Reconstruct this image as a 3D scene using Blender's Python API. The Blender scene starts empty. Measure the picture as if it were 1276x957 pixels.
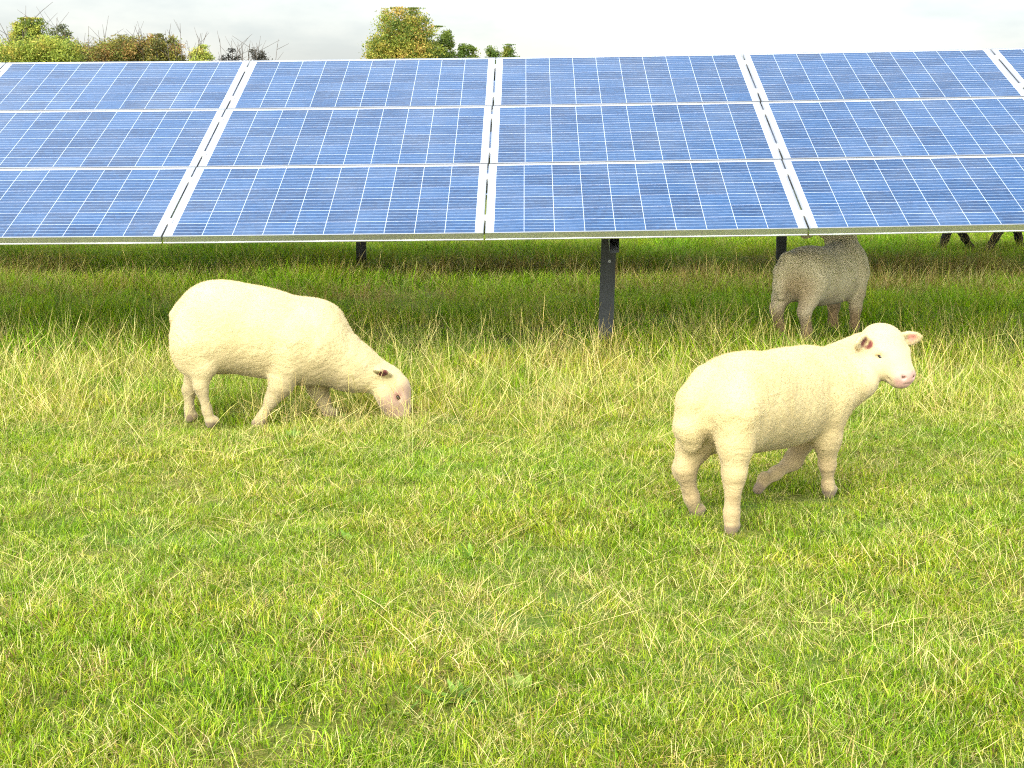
import bpy, math, os
import numpy as np
from mathutils import Vector, Matrix

FLAGS = os.environ.get('SCN', '')          # development switches only; empty for the final picture
sc = bpy.context.scene
COL = sc.collection
rng = np.random.default_rng(7)
R = math.radians

# ------------------------------------------------------------------ camera
F_PX, PITCH, ROLL, CAM_H = 2028.3, R(9.30), R(0.086), 1.34
cd = bpy.data.cameras.new('camera')
cam = bpy.data.objects.new('camera', cd)
COL.objects.link(cam)
cam.location = (0, 0, CAM_H)
cam.rotation_mode = 'XYZ'
cam.rotation_euler = (Matrix.Rotation(math.pi/2 - PITCH, 3, 'X') @ Matrix.Rotation(ROLL, 3, 'Z')).to_euler()
cd.sensor_width = 36
cd.lens = F_PX/1276*36
cd.clip_start, cd.clip_end = 0.05, 3000
sc.camera = cam
CP, SP = math.cos(PITCH), math.sin(PITCH)
FWD = np.array([0, CP, -SP]); UP = np.array([0, SP, CP]); RT = np.array([1., 0, 0])

def ray(u, v):
    """direction of the view ray through photo pixel (u, v)"""
    x, y = (u-638)/F_PX, (478.5-v)/F_PX
    return FWD + RT*x + UP*y

def ground_at(u, v):
    d = ray(u, v); t = -CAM_H/d[2]
    return np.array([d[0]*t, d[1]*t])

def at_depth(u, v, Y):
    d = ray(u, v); t = Y/d[1]
    return np.array([d[0]*t, Y, CAM_H+d[2]*t])

# ------------------------------------------------------------------ small helpers
def tag(o, label=None, cat=None, group=None, kind=None):
    for k, v in (('label', label), ('category', cat), ('group', group), ('kind', kind)):
        if v: o[k] = v
    return o

def empty(name, loc, rz=0):
    o = bpy.data.objects.new(name, None); COL.objects.link(o)
    o.location = loc; o.rotation_euler = (0, 0, rz); o.empty_display_size = .2
    return o

def mesh_np(name, V, F, smooth=False):
    """F: (n,3) or (n,4) index array, or list of such arrays"""
    if not isinstance(F, (list, tuple)): F = [F]
    me = bpy.data.meshes.new(name)
    V = np.asarray(V, np.float32)
    me.vertices.add(len(V)); me.vertices.foreach_set('co', V.ravel())
    idx = np.concatenate([np.asarray(f, np.int32).ravel() for f in F])
    tot = np.concatenate([np.full(len(f), np.asarray(f).shape[1], np.int32) for f in F])
    start = np.concatenate([[0], np.cumsum(tot)[:-1]]).astype(np.int32)
    me.loops.add(len(idx)); me.loops.foreach_set('vertex_index', idx)
    me.polygons.add(len(tot)); me.polygons.foreach_set('loop_start', start)
    me.polygons.foreach_set('use_smooth', np.full(len(tot), bool(smooth)))
    me.update(calc_edges=True); me.validate()
    return me

def set_col(me, name, C):
    a = me.attributes.new(name, 'FLOAT_COLOR', 'POINT')
    if C.shape[1] == 3: C = np.concatenate([C, np.ones((len(C), 1))], 1)
    a.data.foreach_set('color', C.astype(np.float32).ravel())

def set_f(me, name, A):
    a = me.attributes.new(name, 'FLOAT', 'POINT')
    a.data.foreach_set('value', np.asarray(A, np.float32))

def obj(name, me, mat=None, parent=None):
    o = bpy.data.objects.new(name, me); COL.objects.link(o)
    if mat is not None and not me.materials: me.materials.append(mat)
    if parent is not None: o.parent = parent
    return o

class MB:
    """collects boxes, tubes and prisms into one mesh"""
    def __init__(s): s.V = []; s.Q = []; s.T = []; s.n = 0
    def add(s, V, Q=None, T=None):
        V = np.asarray(V, float); s.V.append(V)
        if Q is not None and len(Q): s.Q.append(np.asarray(Q)+s.n)
        if T is not None and len(T): s.T.append(np.asarray(T)+s.n)
        s.n += len(V)
    def box(s, a, b):
        (x0, y0, z0), (x1, y1, z1) = a, b
        s.add([(x0,y0,z0),(x1,y0,z0),(x1,y1,z0),(x0,y1,z0),(x0,y0,z1),(x1,y0,z1),(x1,y1,z1),(x0,y1,z1)],
              [(0,3,2,1),(4,5,6,7),(0,1,5,4),(1,2,6,5),(2,3,7,6),(3,0,4,7)])
    def prism(s, prof, p0, p1, ex, ey):
        """extrude a closed 2D profile from p0 to p1"""
        prof = np.asarray(prof, float); n = len(prof)
        ex, ey = np.asarray(ex, float), np.asarray(ey, float)
        off = prof[:, :1]*ex + prof[:, 1:]*ey
        s.add(np.concatenate([np.asarray(p0)+off, np.asarray(p1)+off]),
              [(i, (i+1) % n, n+(i+1) % n, n+i) for i in range(n)])
    def tube(s, pts, rad, n=6):
        pts = np.asarray(pts, float); m = len(pts)
        rad = np.broadcast_to(rad, (m,))
        V = []
        for i in range(m):
            t = pts[min(i+1, m-1)]-pts[max(i-1, 0)]; t = t/(np.linalg.norm(t)+1e-9)
            a = np.array([0, 0, 1.]) if abs(t[2]) < .9 else np.array([1., 0, 0])
            u = np.cross(t, a); u /= np.linalg.norm(u); w = np.cross(t, u)
            for k in range(n):
                c = 2*math.pi*k/n
                V.append(pts[i]+rad[i]*(u*math.cos(c)+w*math.sin(c)))
        Q = [(i*n+k, i*n+(k+1) % n, (i+1)*n+(k+1) % n, (i+1)*n+k) for i in range(m-1) for k in range(n)]
        V.append(pts[0]); V.append(pts[-1])
        T = [(m*n, (k+1) % n, k) for k in range(n)] + [(m*n+1, (m-1)*n+k, (m-1)*n+(k+1) % n) for k in range(n)]
        s.add(V, Q, T)
    def mesh(s, name, smooth=False):
        F = []
        if s.Q: F.append(np.concatenate(s.Q))
        if s.T: F.append(np.concatenate(s.T))
        return mesh_np(name, np.concatenate(s.V), F, smooth)
    def build(s, name, mat, parent=None, smooth=False):
        return obj(name, s.mesh(name, smooth), mat, parent)

def fix_normals(me):
    import bmesh
    bm = bmesh.new(); bm.from_mesh(me)
    bmesh.ops.recalc_face_normals(bm, faces=bm.faces[:])
    bm.to_mesh(me); bm.free()

# ------------------------------------------------------------------ node helpers
def new_mat(name):
    m = bpy.data.materials.new(name); m.use_nodes = True
    nt = m.node_tree; nt.nodes.clear()
    out = nt.nodes.new('ShaderNodeOutputMaterial')
    return m, nt, out
class N:
    def __init__(s, nt): s.nt = nt
    def __call__(s, typ, ins=None, **props):
        n = s.nt.nodes.new(typ)
        for k, v in props.items(): setattr(n, k, v)
        for k, v in (ins or {}).items():
            if isinstance(v, bpy.types.NodeSocket): s.nt.links.new(v, n.inputs[k])
            else: n.inputs[k].default_value = v
        return n
    def math(s, op, a, b=0.0, c=None, clamp=False):
        d = {0: a, 1: b}
        if c is not None: d[2] = c
        return s('ShaderNodeMath', d, operation=op, use_clamp=clamp).outputs[0]
    def ramp(s, fac, stops, interp='LINEAR'):
        n = s('ShaderNodeValToRGB', {'Fac': fac}); cr = n.color_ramp; cr.interpolation = interp
        while len(cr.elements) < len(stops): cr.elements.new(.5)
        for e, (p, c) in zip(cr.elements, stops):
            e.position = p; e.color = (*c, 1) if len(c) == 3 else c
        return n.outputs[0]
    def mix(s, fac, a, b, blend='MIX'):
        n = s('ShaderNodeMix', data_type='RGBA', blend_type=blend)
        for k, v in ((0, fac), (6, a), (7, b)):
            if isinstance(v, bpy.types.NodeSocket): s.nt.links.new(v, n.inputs[k])
            else: n.inputs[k].default_value = (*v, 1) if isinstance(v, tuple) and len(v) == 3 else v
        return n.outputs[2]

def simple_mat(name, col, rough=.6, metal=0., noise=.15, scale=20., bump=0.):
    m, nt, out = new_mat(name); n = N(nt)
    tc = n('ShaderNodeTexCoord').outputs['Object']
    nz = n('ShaderNodeTexNoise', {'Vector': tc, 'Scale': scale, 'Detail': 6.})
    c = n.ramp(nz.outputs['Fac'], [(.3, tuple(x*(1-noise) for x in col)), (.7, tuple(min(1, x*(1+noise)) for x in col))])
    p = n('ShaderNodeBsdfPrincipled', {'Base Color': c, 'Roughness': rough, 'Metallic': metal})
    if bump:
        b = n('ShaderNodeBump', {'Height': nz.outputs['Fac'], 'Strength': bump, 'Distance': .01})
        nt.links.new(b.outputs[0], p.inputs['Normal'])
    nt.links.new(p.outputs[0], out.inputs[0])
    return m

# ------------------------------------------------------------------ world and sun
SUN_EL, SUN_AZ = R(36), R(203)              # azimuth from +Y clockwise: behind the camera, a little to the left
w = bpy.data.worlds.new('World'); sc.world = w; w.use_nodes = True
nt = w.node_tree; nt.nodes.clear(); n = N(nt)
sky = n('ShaderNodeTexSky', sky_type='NISHITA', sun_disc=False, sun_elevation=SUN_EL, sun_rotation=SUN_AZ,
        altitude=50, air_density=1.2, dust_density=1.0, ozone_density=1.0)
hs = n('ShaderNodeHueSaturation', {'Color': sky.outputs[0], 'Saturation': .30, 'Value': 1.0})
tc = n('ShaderNodeTexCoord').outputs['Generated']
mp = n('ShaderNodeMapping', {'Vector': tc, 'Scale': (3.2, 3.2, 9.0), 'Location': (3.1, 1.7, .4)})
nz = n('ShaderNodeTexNoise', {'Vector': mp.outputs[0], 'Scale': 1.5, 'Detail': 7., 'Roughness': .55})
cl = n.ramp(nz.outputs['Fac'], [(.38, (1.10, 1.16, 1.22)), (.5, (1.36, 1.38, 1.40)), (.62, (1.62, 1.61, 1.58))])
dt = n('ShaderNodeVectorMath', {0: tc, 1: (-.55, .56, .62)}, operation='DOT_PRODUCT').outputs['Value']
lift = n.ramp(dt, [(.72, (1, 1, 1)), (.99, (1.7, 1.68, 1.64))])  # bright sky patch added to pale the panels' reflection at left
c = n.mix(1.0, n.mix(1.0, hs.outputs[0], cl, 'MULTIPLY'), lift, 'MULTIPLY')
# overcast luminance: the dome brightens from the horizon to the zenith
zz = n('ShaderNodeSeparateXYZ', {0: tc}).outputs[2]
dome = n.ramp(zz, [(0.0, (.33, .33, .33)), (.16, (.42, .42, .42)), (.6, (.90, .90, .90)), (1.0, (1.6, 1.6, 1.6))])
c = n.mix(1.0, c, dome, 'MULTIPLY')
# extra brightness added to the sun's side of the sky, lifting shade under panels
yy = n('ShaderNodeSeparateXYZ', {0: tc}).outputs[1]
south = n.ramp(n.math('MULTIPLY_ADD', yy, -.5, .5), [(.40, (1, 1, 1)), (.95, (3.4, 3.3, 3.15))])
c = n.mix(1.0, c, south, 'MULTIPLY')
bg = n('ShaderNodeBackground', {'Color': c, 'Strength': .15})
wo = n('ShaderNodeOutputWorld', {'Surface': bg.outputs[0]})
sl = bpy.data.lights.new('sun', 'SUN'); so = bpy.data.objects.new('sun', sl); COL.objects.link(so)
sl.energy = 1.0; sl.angle = R(30); sl.color = (1.0, .945, .85)
sd = Vector((math.sin(SUN_AZ)*math.cos(SUN_EL), math.cos(SUN_AZ)*math.cos(SUN_EL), math.sin(SUN_EL)))
so.rotation_euler = sd.to_track_quat('Z', 'Y').to_euler(); so.location = (0, -5, 12)
vs = sc.view_settings
vs.view_transform = 'Standard'; vs.look = 'None'; vs.gamma = 1; vs.use_curve_mapping = False; vs.exposure = 1.02
sc.render.engine = 'CYCLES'
cy = sc.cycles
cy.max_bounces = 6; cy.diffuse_bounces = 3; cy.glossy_bounces = 3; cy.transmission_bounces = 4; cy.transparent_max_bounces = 8
cy.sample_clamp_indirect = 8; cy.use_denoising = False; cy.filter_width = 1.15

# ------------------------------------------------------------------ terrain
def hash2(ix, iy, s):
    h = np.sin(ix*127.1+iy*311.7+s*74.7)*43758.5453
    return h-np.floor(h)
def vnoise(x, y, s=0):
    ix, iy = np.floor(x), np.floor(y); fx, fy = x-ix, y-iy
    fx = fx*fx*(3-2*fx); fy = fy*fy*(3-2*fy)
    a = hash2(ix, iy, s); b = hash2(ix+1, iy, s); c = hash2(ix, iy+1, s); d = hash2(ix+1, iy+1, s)
    return (a*(1-fx)+b*fx)*(1-fy)+(c*(1-fx)+d*fx)*fy
def sstep(a, b, x):
    t = np.clip((x-a)/(b-a), 0, 1); return t*t*(3-2*t)
def ground_z(x, y):
    x, y = np.asarray(x, float), np.asarray(y, float)
    near = 1-sstep(25, 40, np.hypot(x, y))
    z = (vnoise(x*1.3+5, y*1.3, 1)-.5)*.035 + (vnoise(x*4.1, y*4.1+9, 2)-.5)*.022 + (vnoise(x*10, y*10, 3)-.5)*.010
    return z*near

def axis(dense0, dense1, step, far):
    a = np.arange(dense0, dense1+1e-6, step)
    g = step*1.35**np.arange(1, 40); g = np.cumsum(g); g = g[g < far]
    return np.concatenate([dense0-g[::-1], a, dense1+g])
gx = axis(-7, 7, .06, 700); gy = axis(1, 20, .06, 700)
X, Y = np.meshgrid(gx, gy, indexing='ij')
V = np.stack([X, Y, ground_z(X, Y)], -1).reshape(-1, 3)
nx_, ny_ = X.shape
ii = np.arange(nx_*ny_).reshape(nx_, ny_)
Fq = np.stack([ii[:-1, :-1], ii[1:, :-1], ii[1:, 1:], ii[:-1, 1:]], -1).reshape(-1, 4)
m, nt, out = new_mat('soil_and_thatch'); n = N(nt)
pos = n('ShaderNodeNewGeometry').outputs['Position']
a = n('ShaderNodeTexNoise', {'Vector': pos, 'Scale': 60., 'Detail': 8., 'Roughness': .7})
b = n('ShaderNodeTexNoise', {'Vector': pos, 'Scale': 2.2, 'Detail': 5.})
c1 = n.ramp(a.outputs['Fac'], [(.3, (.055, .05, .012)), (.5, (.13, .14, .02)), (.68, (.27, .24, .08))])
c2 = n.ramp(a.outputs['Fac'], [(.3, (.04, .06, .01)), (.55, (.11, .17, .02)), (.75, (.2, .26, .05))])
cc = n.mix(n.ramp(b.outputs['Fac'], [(.42, (0, 0, 0)), (.58, (1, 1, 1))]), c1, c2)
bp = n('ShaderNodeBump', {'Height': a.outputs['Fac'], 'Strength': .8, 'Distance': .02})
p = n('ShaderNodeBsdfPrincipled', {'Base Color': cc, 'Roughness': .9, 'Normal': bp.outputs[0]})
p.inputs['Specular IOR Level'].default_value = .1
nt.links.new(p.outputs[0], out.inputs[0])
M_SOIL = m
fld = obj('field', mesh_np('field', V, Fq, True), M_SOIL)
tag(fld, kind='structure')

# ------------------------------------------------------------------ solar arrays
def cell_material():
    m, nt, out = new_mat('solar_cells_under_glass'); n = N(nt)
    tc = n('ShaderNodeTexCoord').outputs['Object']
    s = n('ShaderNodeSeparateXYZ', {0: tc}); x, y = s.outputs[0], s.outputs[1]
    P_ = .1574
    cx = n.math('DIVIDE', n.math('SUBTRACT', x, (1.660-10*P_)/2), P_)
    cyy = n.math('DIVIDE', n.math('SUBTRACT', y, (.995-6*.1602)/2), .1602)
    fx, fy = n.math('FRACT', cx), n.math('FRACT', cyy)
    inx = n.math('MULTIPLY', n.math('GREATER_THAN', cx, 0), n.math('LESS_THAN', cx, 10))
    iny = n.math('MULTIPLY', n.math('GREATER_THAN', cyy, 0), n.math('LESS_THAN', cyy, 6))
    inside = n.math('MULTIPLY', inx, iny)
    gx_ = n.math('MULTIPLY', n.math('GREATER_THAN', fx, .009), n.math('LESS_THAN', fx, .991))
    gy_ = n.math('MULTIPLY', n.math('GREATER_THAN', fy, .013), n.math('LESS_THAN', fy, .987))
    cell = n.math('MULTIPLY', inside, n.math('MULTIPLY', gx_, gy_))
    bar = None
    for c0 in (.26, .5, .74):
        b = n.math('LESS_THAN', n.math('ABSOLUTE', n.math('SUBTRACT', fy, c0)), .014)
        bar = b if bar is None else n.math('MAXIMUM', bar, b)
    ids = n('ShaderNodeCombineXYZ', {0: n.math('FLOOR', cx), 1: n.math('FLOOR', cyy)}).outputs[0]
    oi = n('ShaderNodeObjectInfo')
    ids2 = n('ShaderNodeVectorMath', {0: ids, 1: oi.outputs['Location']}, operation='ADD').outputs[0]
    wn = n('ShaderNodeTexWhiteNoise', {'Vector': ids2}, noise_dimensions='3D')
    vor = n('ShaderNodeTexVoronoi', {'Vector': tc, 'Scale': 55., 'Randomness': 1.})
    gr = n('ShaderNodeSeparateColor', {0: vor.outputs['Color']}).outputs[0]
    f = n.math('ADD', n.math('MULTIPLY', wn.outputs[0], .55), n.math('MULTIPLY', gr, .45))
    blue = n.ramp(f, [(.1, (.003, .026, .080)), (.5, (.007, .044, .122)), (.9, (.014, .060, .155))])
    c_bar = n.mix(n.math('MULTIPLY', bar, .6), blue, (.24, .32, .42))
    c_all = n.mix(cell, n.mix(inside, (.58, .60, .63), (.36, .41, .50)), c_bar)
    dn = n('ShaderNodeTexNoise', {'Vector': n('ShaderNodeVectorMath', {0: tc, 1: oi.outputs['Location']}, operation='ADD').outputs[0], 'Scale': 3., 'Detail': 8., 'Roughness': .65})
    dirt = n.ramp(dn.outputs['Fac'], [(.42, (0, 0, 0)), (.75, (.06, .06, .06))])
    c_all = n.mix(dirt, c_all, (.5, .5, .45))
    p = n('ShaderNodeBsdfPrincipled', {'Base Color': c_all, 'Roughness': .17, 'IOR': 1.36})
    nt.links.new(p.outputs[0], out.inputs[0])
    return m
M_CELL = cell_material()
M_ALU = simple_mat('anodised_aluminium', (.66, .67, .67), .30, .95, .05, 9.)
M_ALU2 = simple_mat('clamp_aluminium', (.6, .6, .6), .4, .7, .05, 30.)
M_STEEL = simple_mat('dark_galvanised_steel', (.020, .024, .025), .6, .0, .3, 14., .1)
M_BACK = simple_mat('rail_steel', (.22, .23, .23), .5, .5, .2, 8.)

PW, PH, PT = 1.660, .995, .040
def panel_meshes():
    g = MB(); g.box((.010, .010, PT-.010), (PW-.010, PH-.010, PT-.0035))
    fm = MB(); w_ = .011
    fm.box((0, 0, 0), (PW, w_, PT)); fm.box((0, PH-w_, 0), (PW, PH, PT))
    fm.box((0, w_, 0), (w_, PH-w_, PT)); fm.box((PW-w_, w_, 0), (PW, PH-w_, PT))
    fm.box((0, -.0045, 0), (PW, -.0002, .005))                  # drip edge of the lower rail
    # return lip along the lower edge of the frame profile
    fm.box((w_, w_, 0), (PW-w_, .030, .002)); fm.box((w_, PH-.030, 0), (PW-w_, PH-w_, .002))
    a, b = g.mesh('solar_panel'), fm.mesh('frame')
    a.materials.append(M_CELL); b.materials.append(M_ALU)
    return a, b
PM, FM = panel_meshes()
cm_ = MB(); cm_.box((-.019, -.035, PT), (.019, .035, PT+.005)); cm_.box((-.0025, -.035, PT-.03), (.0025, .035, PT))
cm_.tube([(0, 0, PT+.005), (0, 0, PT+.011)], .0065, 8)
CLAMP = cm_.mesh('clamp'); CLAMP.materials.append(M_ALU2)

PLx, PLy = PW+.010, PH+.012
class Table:
    def __init__(s, origin, tilt, yaw, rise, curv):
        s.o, s.tilt, s.yaw, s.rise, s.curv = np.array(origin), tilt, yaw, rise, curv
    def pt(s, i, v):
        X_ = i*PLx; q = v*PLy
        ly, lz = q*math.cos(s.tilt), q*math.sin(s.tilt)
        c, sn = math.cos(s.yaw), math.sin(s.yaw)
        return s.o+np.array([X_*c-ly*sn, X_*sn+ly*c, lz+s.rise*X_+s.curv*X_*X_])
    def frame(s, i, v):
        p0 = s.pt(i, v); ex = s.pt(i+1, v)-p0; ex /= np.linalg.norm(ex)
        ey = s.pt(i, v+1)-p0; ey -= ex*(ey@ex); ey /= np.linalg.norm(ey)
        return p0, ex, ey, np.cross(ex, ey)
def mat4(p, ex, ey, ez):
    return Matrix(((ex[0], ey[0], ez[0], p[0]), (ex[1], ey[1], ez[1], p[1]), (ex[2], ey[2], ez[2], p[2]), (0, 0, 0, 1)))

def channel(w_=.085, d=.05, t=.004, lip=.014):
    """lipped C profile, web facing -y"""
    h = w_/2
    return [(-h, 0), (h, 0), (h, d), (h-lip, d), (h-lip, d-t), (h-t, d-t), (h-t, t), (-h+t, t), (-h+t, d-t), (-h+lip, d-t), (-h+lip, d), (-h, d)]

def solar_array(tb, cols, posts, label, lean=0.0):
    base = tb.pt(0, 1.5)
    root = empty('solar_array', (base[0], base[1], 0))
    tag(root, label, 'solar panels', 'rows of solar panels on steel posts')
    inv = Matrix.Translation((-base[0], -base[1], 0))
    def put(o, M4): o.parent = root; o.matrix_local = inv @ M4
    pz = -PT                                            # fitted plane is the top face of the frames
    for v in range(3):
        for i in cols:
            p0, ex, ey, ez = tb.frame(i, v)
            M4 = mat4(p0+ez*pz+ex*.005+ey*.006, ex, ey, ez)
            o = bpy.data.objects.new('solar_panel', PM); COL.objects.link(o); put(o, M4)
            fr = bpy.data.objects.new('frame', FM); COL.objects.link(fr); fr.parent = o
    for v in range(3):
        for i in list(cols)[1:]:
            for q in (.2, .8):
                p0, ex, ey, ez = tb.frame(i, v)
                o = bpy.data.objects.new('clamp', CLAMP); COL.objects.link(o)
                put(o, mat4(p0+ez*pz+ey*(.006+PH*q), ex, ey, ez))
    # purlins under the panels, following the terrain
    for v in (.22, .8, 1.22, 1.8, 2.22, 2.8):
        mb = MB(); cl_ = list(cols)+[cols[-1]+1]
        for i in cols:
            p0, p1 = tb.pt(i, v), tb.pt(i+1, v)
            _, ex, ey, ez = tb.frame(i, 1)
            mb.prism([(-.02, -.05), (.02, -.05), (.02, 0), (-.02, 0)], p0+ez*(pz-.002), p1+ez*(pz-.002), ey, ez)
        me = mb.mesh('rail'); fix_normals(me); o = obj('rail', me, M_BACK); put(o, Matrix.Identity(4))
    for (px, py) in posts:
        i = (px-tb.o[0])/PLx
        q = 1.5
        p, ex, ey, ez = tb.frame(i, 0); pa, pb = tb.pt(i, .15), tb.pt(i, 2.85)
        mb = MB(); dz = ez*(pz-.054)
        mb.prism([(-.025, -.09), (.025, -.09), (.025, 0), (-.025, 0)], pa+dz, pb+dz, ex, ez)
        me = mb.mesh('rafter'); fix_normals(me); o = obj('rafter', me, M_BACK); put(o, Matrix.Identity(4))
        # height of the rafter above the post foot
        t = (py-pa[1])/(pb[1]-pa[1]); top = pa+(pb-pa)*t+dz-ez*.092
        h = top[2]
        mb = MB()
        mb.prism(channel(), (px, py, -.4), (px+lean*h, py, h), (1, 0, 0), (0, 1, 0))
        me = mb.mesh('post'); fix_normals(me); o = obj('post', me, M_STEEL); put(o, Matrix.Identity(4))
        bm_ = MB(); bm_.tube([(px+.010+lean*.52, py-.0005, .52), (px+.010+lean*.52, py-.009, .52)], .009, 10)
        b = bm_.build('bolt', M_BACK); put(b, Matrix.Identity(4))
        b.parent = o; b.matrix_local = Matrix.Identity(4)
        # diagonal brace from the post to the rafter's rear
        mb = MB(); q0 = np.array([px+lean*h, py+.06, h*.93]); q1 = pa+(pb-pa)*.85+dz-ez*.05
        mb.prism([(-.02, -.003), (.02, -.003), (.02, .003), (-.02, .003)], q0, q1, (1, 0, 0), (0, -.5, .8))
        me = mb.mesh('brace'); fix_normals(me); o = obj('brace', me, M_BACK); put(o, Matrix.Identity(4))
    return root

T1 = Table((-1.8143, 8.4301, .7272), R(19.207), R(-.712), .01115, .00116)
pg = ground_at(752, 436)
solar_array(T1, range(-2, 4), [(pg[0], pg[1]), (pg[0]-4.0, pg[1]), (pg[0]+4.0, pg[1])],
            'nearest row of blue solar panels in white frames, spanning the whole width of the photo', .035)
p2a, p2b = ground_at(450, 340), ground_at(973, 340)
sp2 = p2b[0]-p2a[0]
T2 = Table((p2a[0]-1.0-2*PLx+3*PLx, p2a[1]-1.42, .74), R(19.2), R(-.4), .004, 0)
solar_array(T2, range(-4, 5), [(p2a[0]+k*sp2, p2a[1]) for k in (-1, 0, 1, 2)],
            'second solar panel row hidden behind the first, its thin black posts showing under it')

# ------------------------------------------------------------------ signed-distance modelling for animals
class SDF:
    def __init__(s, lo, hi, h):
        s.lo = np.array(lo, float); s.h = h
        s.n = np.ceil((np.array(hi)-s.lo)/h).astype(int)+1
        s.F = np.full(s.n, .2, np.float32)
        s.ax = [s.lo[k]+h*np.arange(s.n[k]) for k in range(3)]
    def _sub(s, lo, hi, pad):
        a = np.clip(np.floor((lo-pad-s.lo)/s.h).astype(int), 0, s.n-1)
        b = np.clip(np.ceil((hi+pad-s.lo)/s.h).astype(int)+1, 1, s.n)
        sl_ = tuple(slice(a[k], b[k]) for k in range(3))
        g = np.stack(np.meshgrid(*[s.ax[k][sl_[k]] for k in range(3)], indexing='ij'), -1)
        return sl_, g
    def _merge(s, sl_, d, k, sub=False):
        f = s.F[sl_]; d = d.astype(np.float32)
        if not sub:
            hh = np.maximum(k-np.abs(f-d), 0)/k
            s.F[sl_] = np.minimum(f, d)-hh*hh*k*.25
        else:
            hh = np.maximum(k-np.abs(f+d), 0)/k
            s.F[sl_] = np.maximum(f, -d)+hh*hh*k*.25
    def ell(s, c, r, A=None, k=.03, sub=False):
        c, r = np.array(c, float), np.array(r, float)
        rm = r.max(); sl_, g = s._sub(c-rm, c+rm, k+2*s.h)
        q = g-c
        if A is not None: q = q@np.asarray(A).T        # rows of A: the ellipsoid's axes
        k0 = np.linalg.norm(q/r, axis=-1); k1 = np.linalg.norm(q/(r*r), axis=-1)+1e-9
        s._merge(sl_, np.where(k0 < .05, -r.min(), k0*(k0-1)/k1), k, sub)
    def cone(s, a, b, r1, r2, k=.03, sub=False, flat=None):
        a, b = np.array(a, float), np.array(b, float); rm = max(r1, r2)
        sl_, g = s._sub(np.minimum(a, b)-rm, np.maximum(a, b)+rm, k+2*s.h)
        ab = b-a; t = np.clip(((g-a)@ab)/(ab@ab), 0, 1)
        d = np.linalg.norm(g-a-t[..., None]*ab, axis=-1)-(r1+(r2-r1)*t)
        s._merge(sl_, d, k, sub)
    def chain(s, P_, r, k=.03):
        for i in range(len(P_)-1): s.cone(P_[i], P_[i+1], r[i], r[i+1], k)
    def mesh(s):
        F = s.F; ins = F < 0
        nx, ny, nz = F.shape
        cnt = np.zeros((nx-1, ny-1, nz-1), np.int16); acc = np.zeros((nx-1, ny-1, nz-1, 3), np.float32)
        def corner(i, j, k): return (slice(i, nx-1+i), slice(j, ny-1+j), slice(k, nz-1+k))
        for axs in range(3):
            for p in (0, 1):
                for q in (0, 1):
                    o0 = [0, 0, 0]; oth = [x_ for x_ in range(3) if x_ != axs]
                    o0[oth[0]], o0[oth[1]] = p, q; o1 = list(o0); o1[axs] = 1
                    f0, f1 = F[corner(*o0)], F[corner(*o1)]
                    cr = (f0 < 0) != (f1 < 0)
                    t = np.where(cr, f0/(f0-f1+1e-12), 0)
                    cnt += cr
                    for c_ in range(3):
                        acc[..., c_] += np.where(cr, (t if c_ == axs else o0[c_]), 0)
        act = cnt > 0
        idx = np.full(cnt.shape, -1, np.int32); idx[act] = np.arange(act.sum())
        cell = np.argwhere(act)
        V_ = s.lo+s.h*(cell+acc[act]/cnt[act][:, None])
        Q_ = []
        for axs in range(3):
            o = [x_ for x_ in range(3) if x_ != axs]
            if axs == 1: o = o[::-1]
            sl0 = [slice(1, -1)]*3; sl1 = list(sl0); sl0[axs] = slice(0, -1); sl1[axs] = slice(1, None)
            a0, a1 = ins[tuple(sl0)], ins[tuple(sl1)]
            e = np.argwhere(a0 != a1); flip = a0[a0 != a1]
            off = np.array([1, 1, 1]); off[axs] = 0; e = e+off
            d0 = np.zeros(3, int); d1 = np.zeros(3, int); d0[o[0]] = 1; d1[o[1]] = 1
            g = lambda v_: idx[v_[:, 0], v_[:, 1], v_[:, 2]]
            q = np.stack([g(e-d0-d1), g(e-d1), g(e), g(e-d0)], 1)
            q[~flip] = q[~flip][:, ::-1]
            Q_.append(q)
        return V_, np.concatenate(Q_)

def smooth_mesh(V_, Q_, it=2, lam=.5):
    e = np.concatenate([Q_[:, [i, (i+1) % 4]] for i in range(4)])
    n_ = len(V_)
    for _ in range(it):
        acc = np.zeros((n_, 3)); c_ = np.zeros(n_)
        for a_, b_ in ((0, 1), (1, 0)):
            for k in range(3): acc[:, k] += np.bincount(e[:, a_], V_[e[:, b_], k], n_)
            c_ += np.bincount(e[:, a_], minlength=n_)
        V_ = V_+lam*(acc/np.maximum(c_, 1)[:, None]-V_)
    return V_

def unit(v_): v_ = np.array(v_, float); return v_/np.linalg.norm(v_)

def unit_rows(a): return a/(np.linalg.norm(a, axis=1)[:, None]+1e-9)

class HeadFrame:
    """x along the face, y to the animal's left, z up through the poll"""
    def __init__(s, c, fwd, up, scale=1.0):
        s.c = np.array(c, float); s.f = unit(fwd); u = np.array(up, float); u = u-s.f*(u@s.f); s.u = unit(u)
        s.l = np.cross(s.u, s.f); s.k = scale
        s.A = np.stack([s.f, s.l, s.u])
    def __call__(s, x, y, z): return s.c+s.k*(s.f*x+s.l*y+s.u*z)
    def inv(s, P_): return ((P_-s.c)@s.A.T)/s.k

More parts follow.
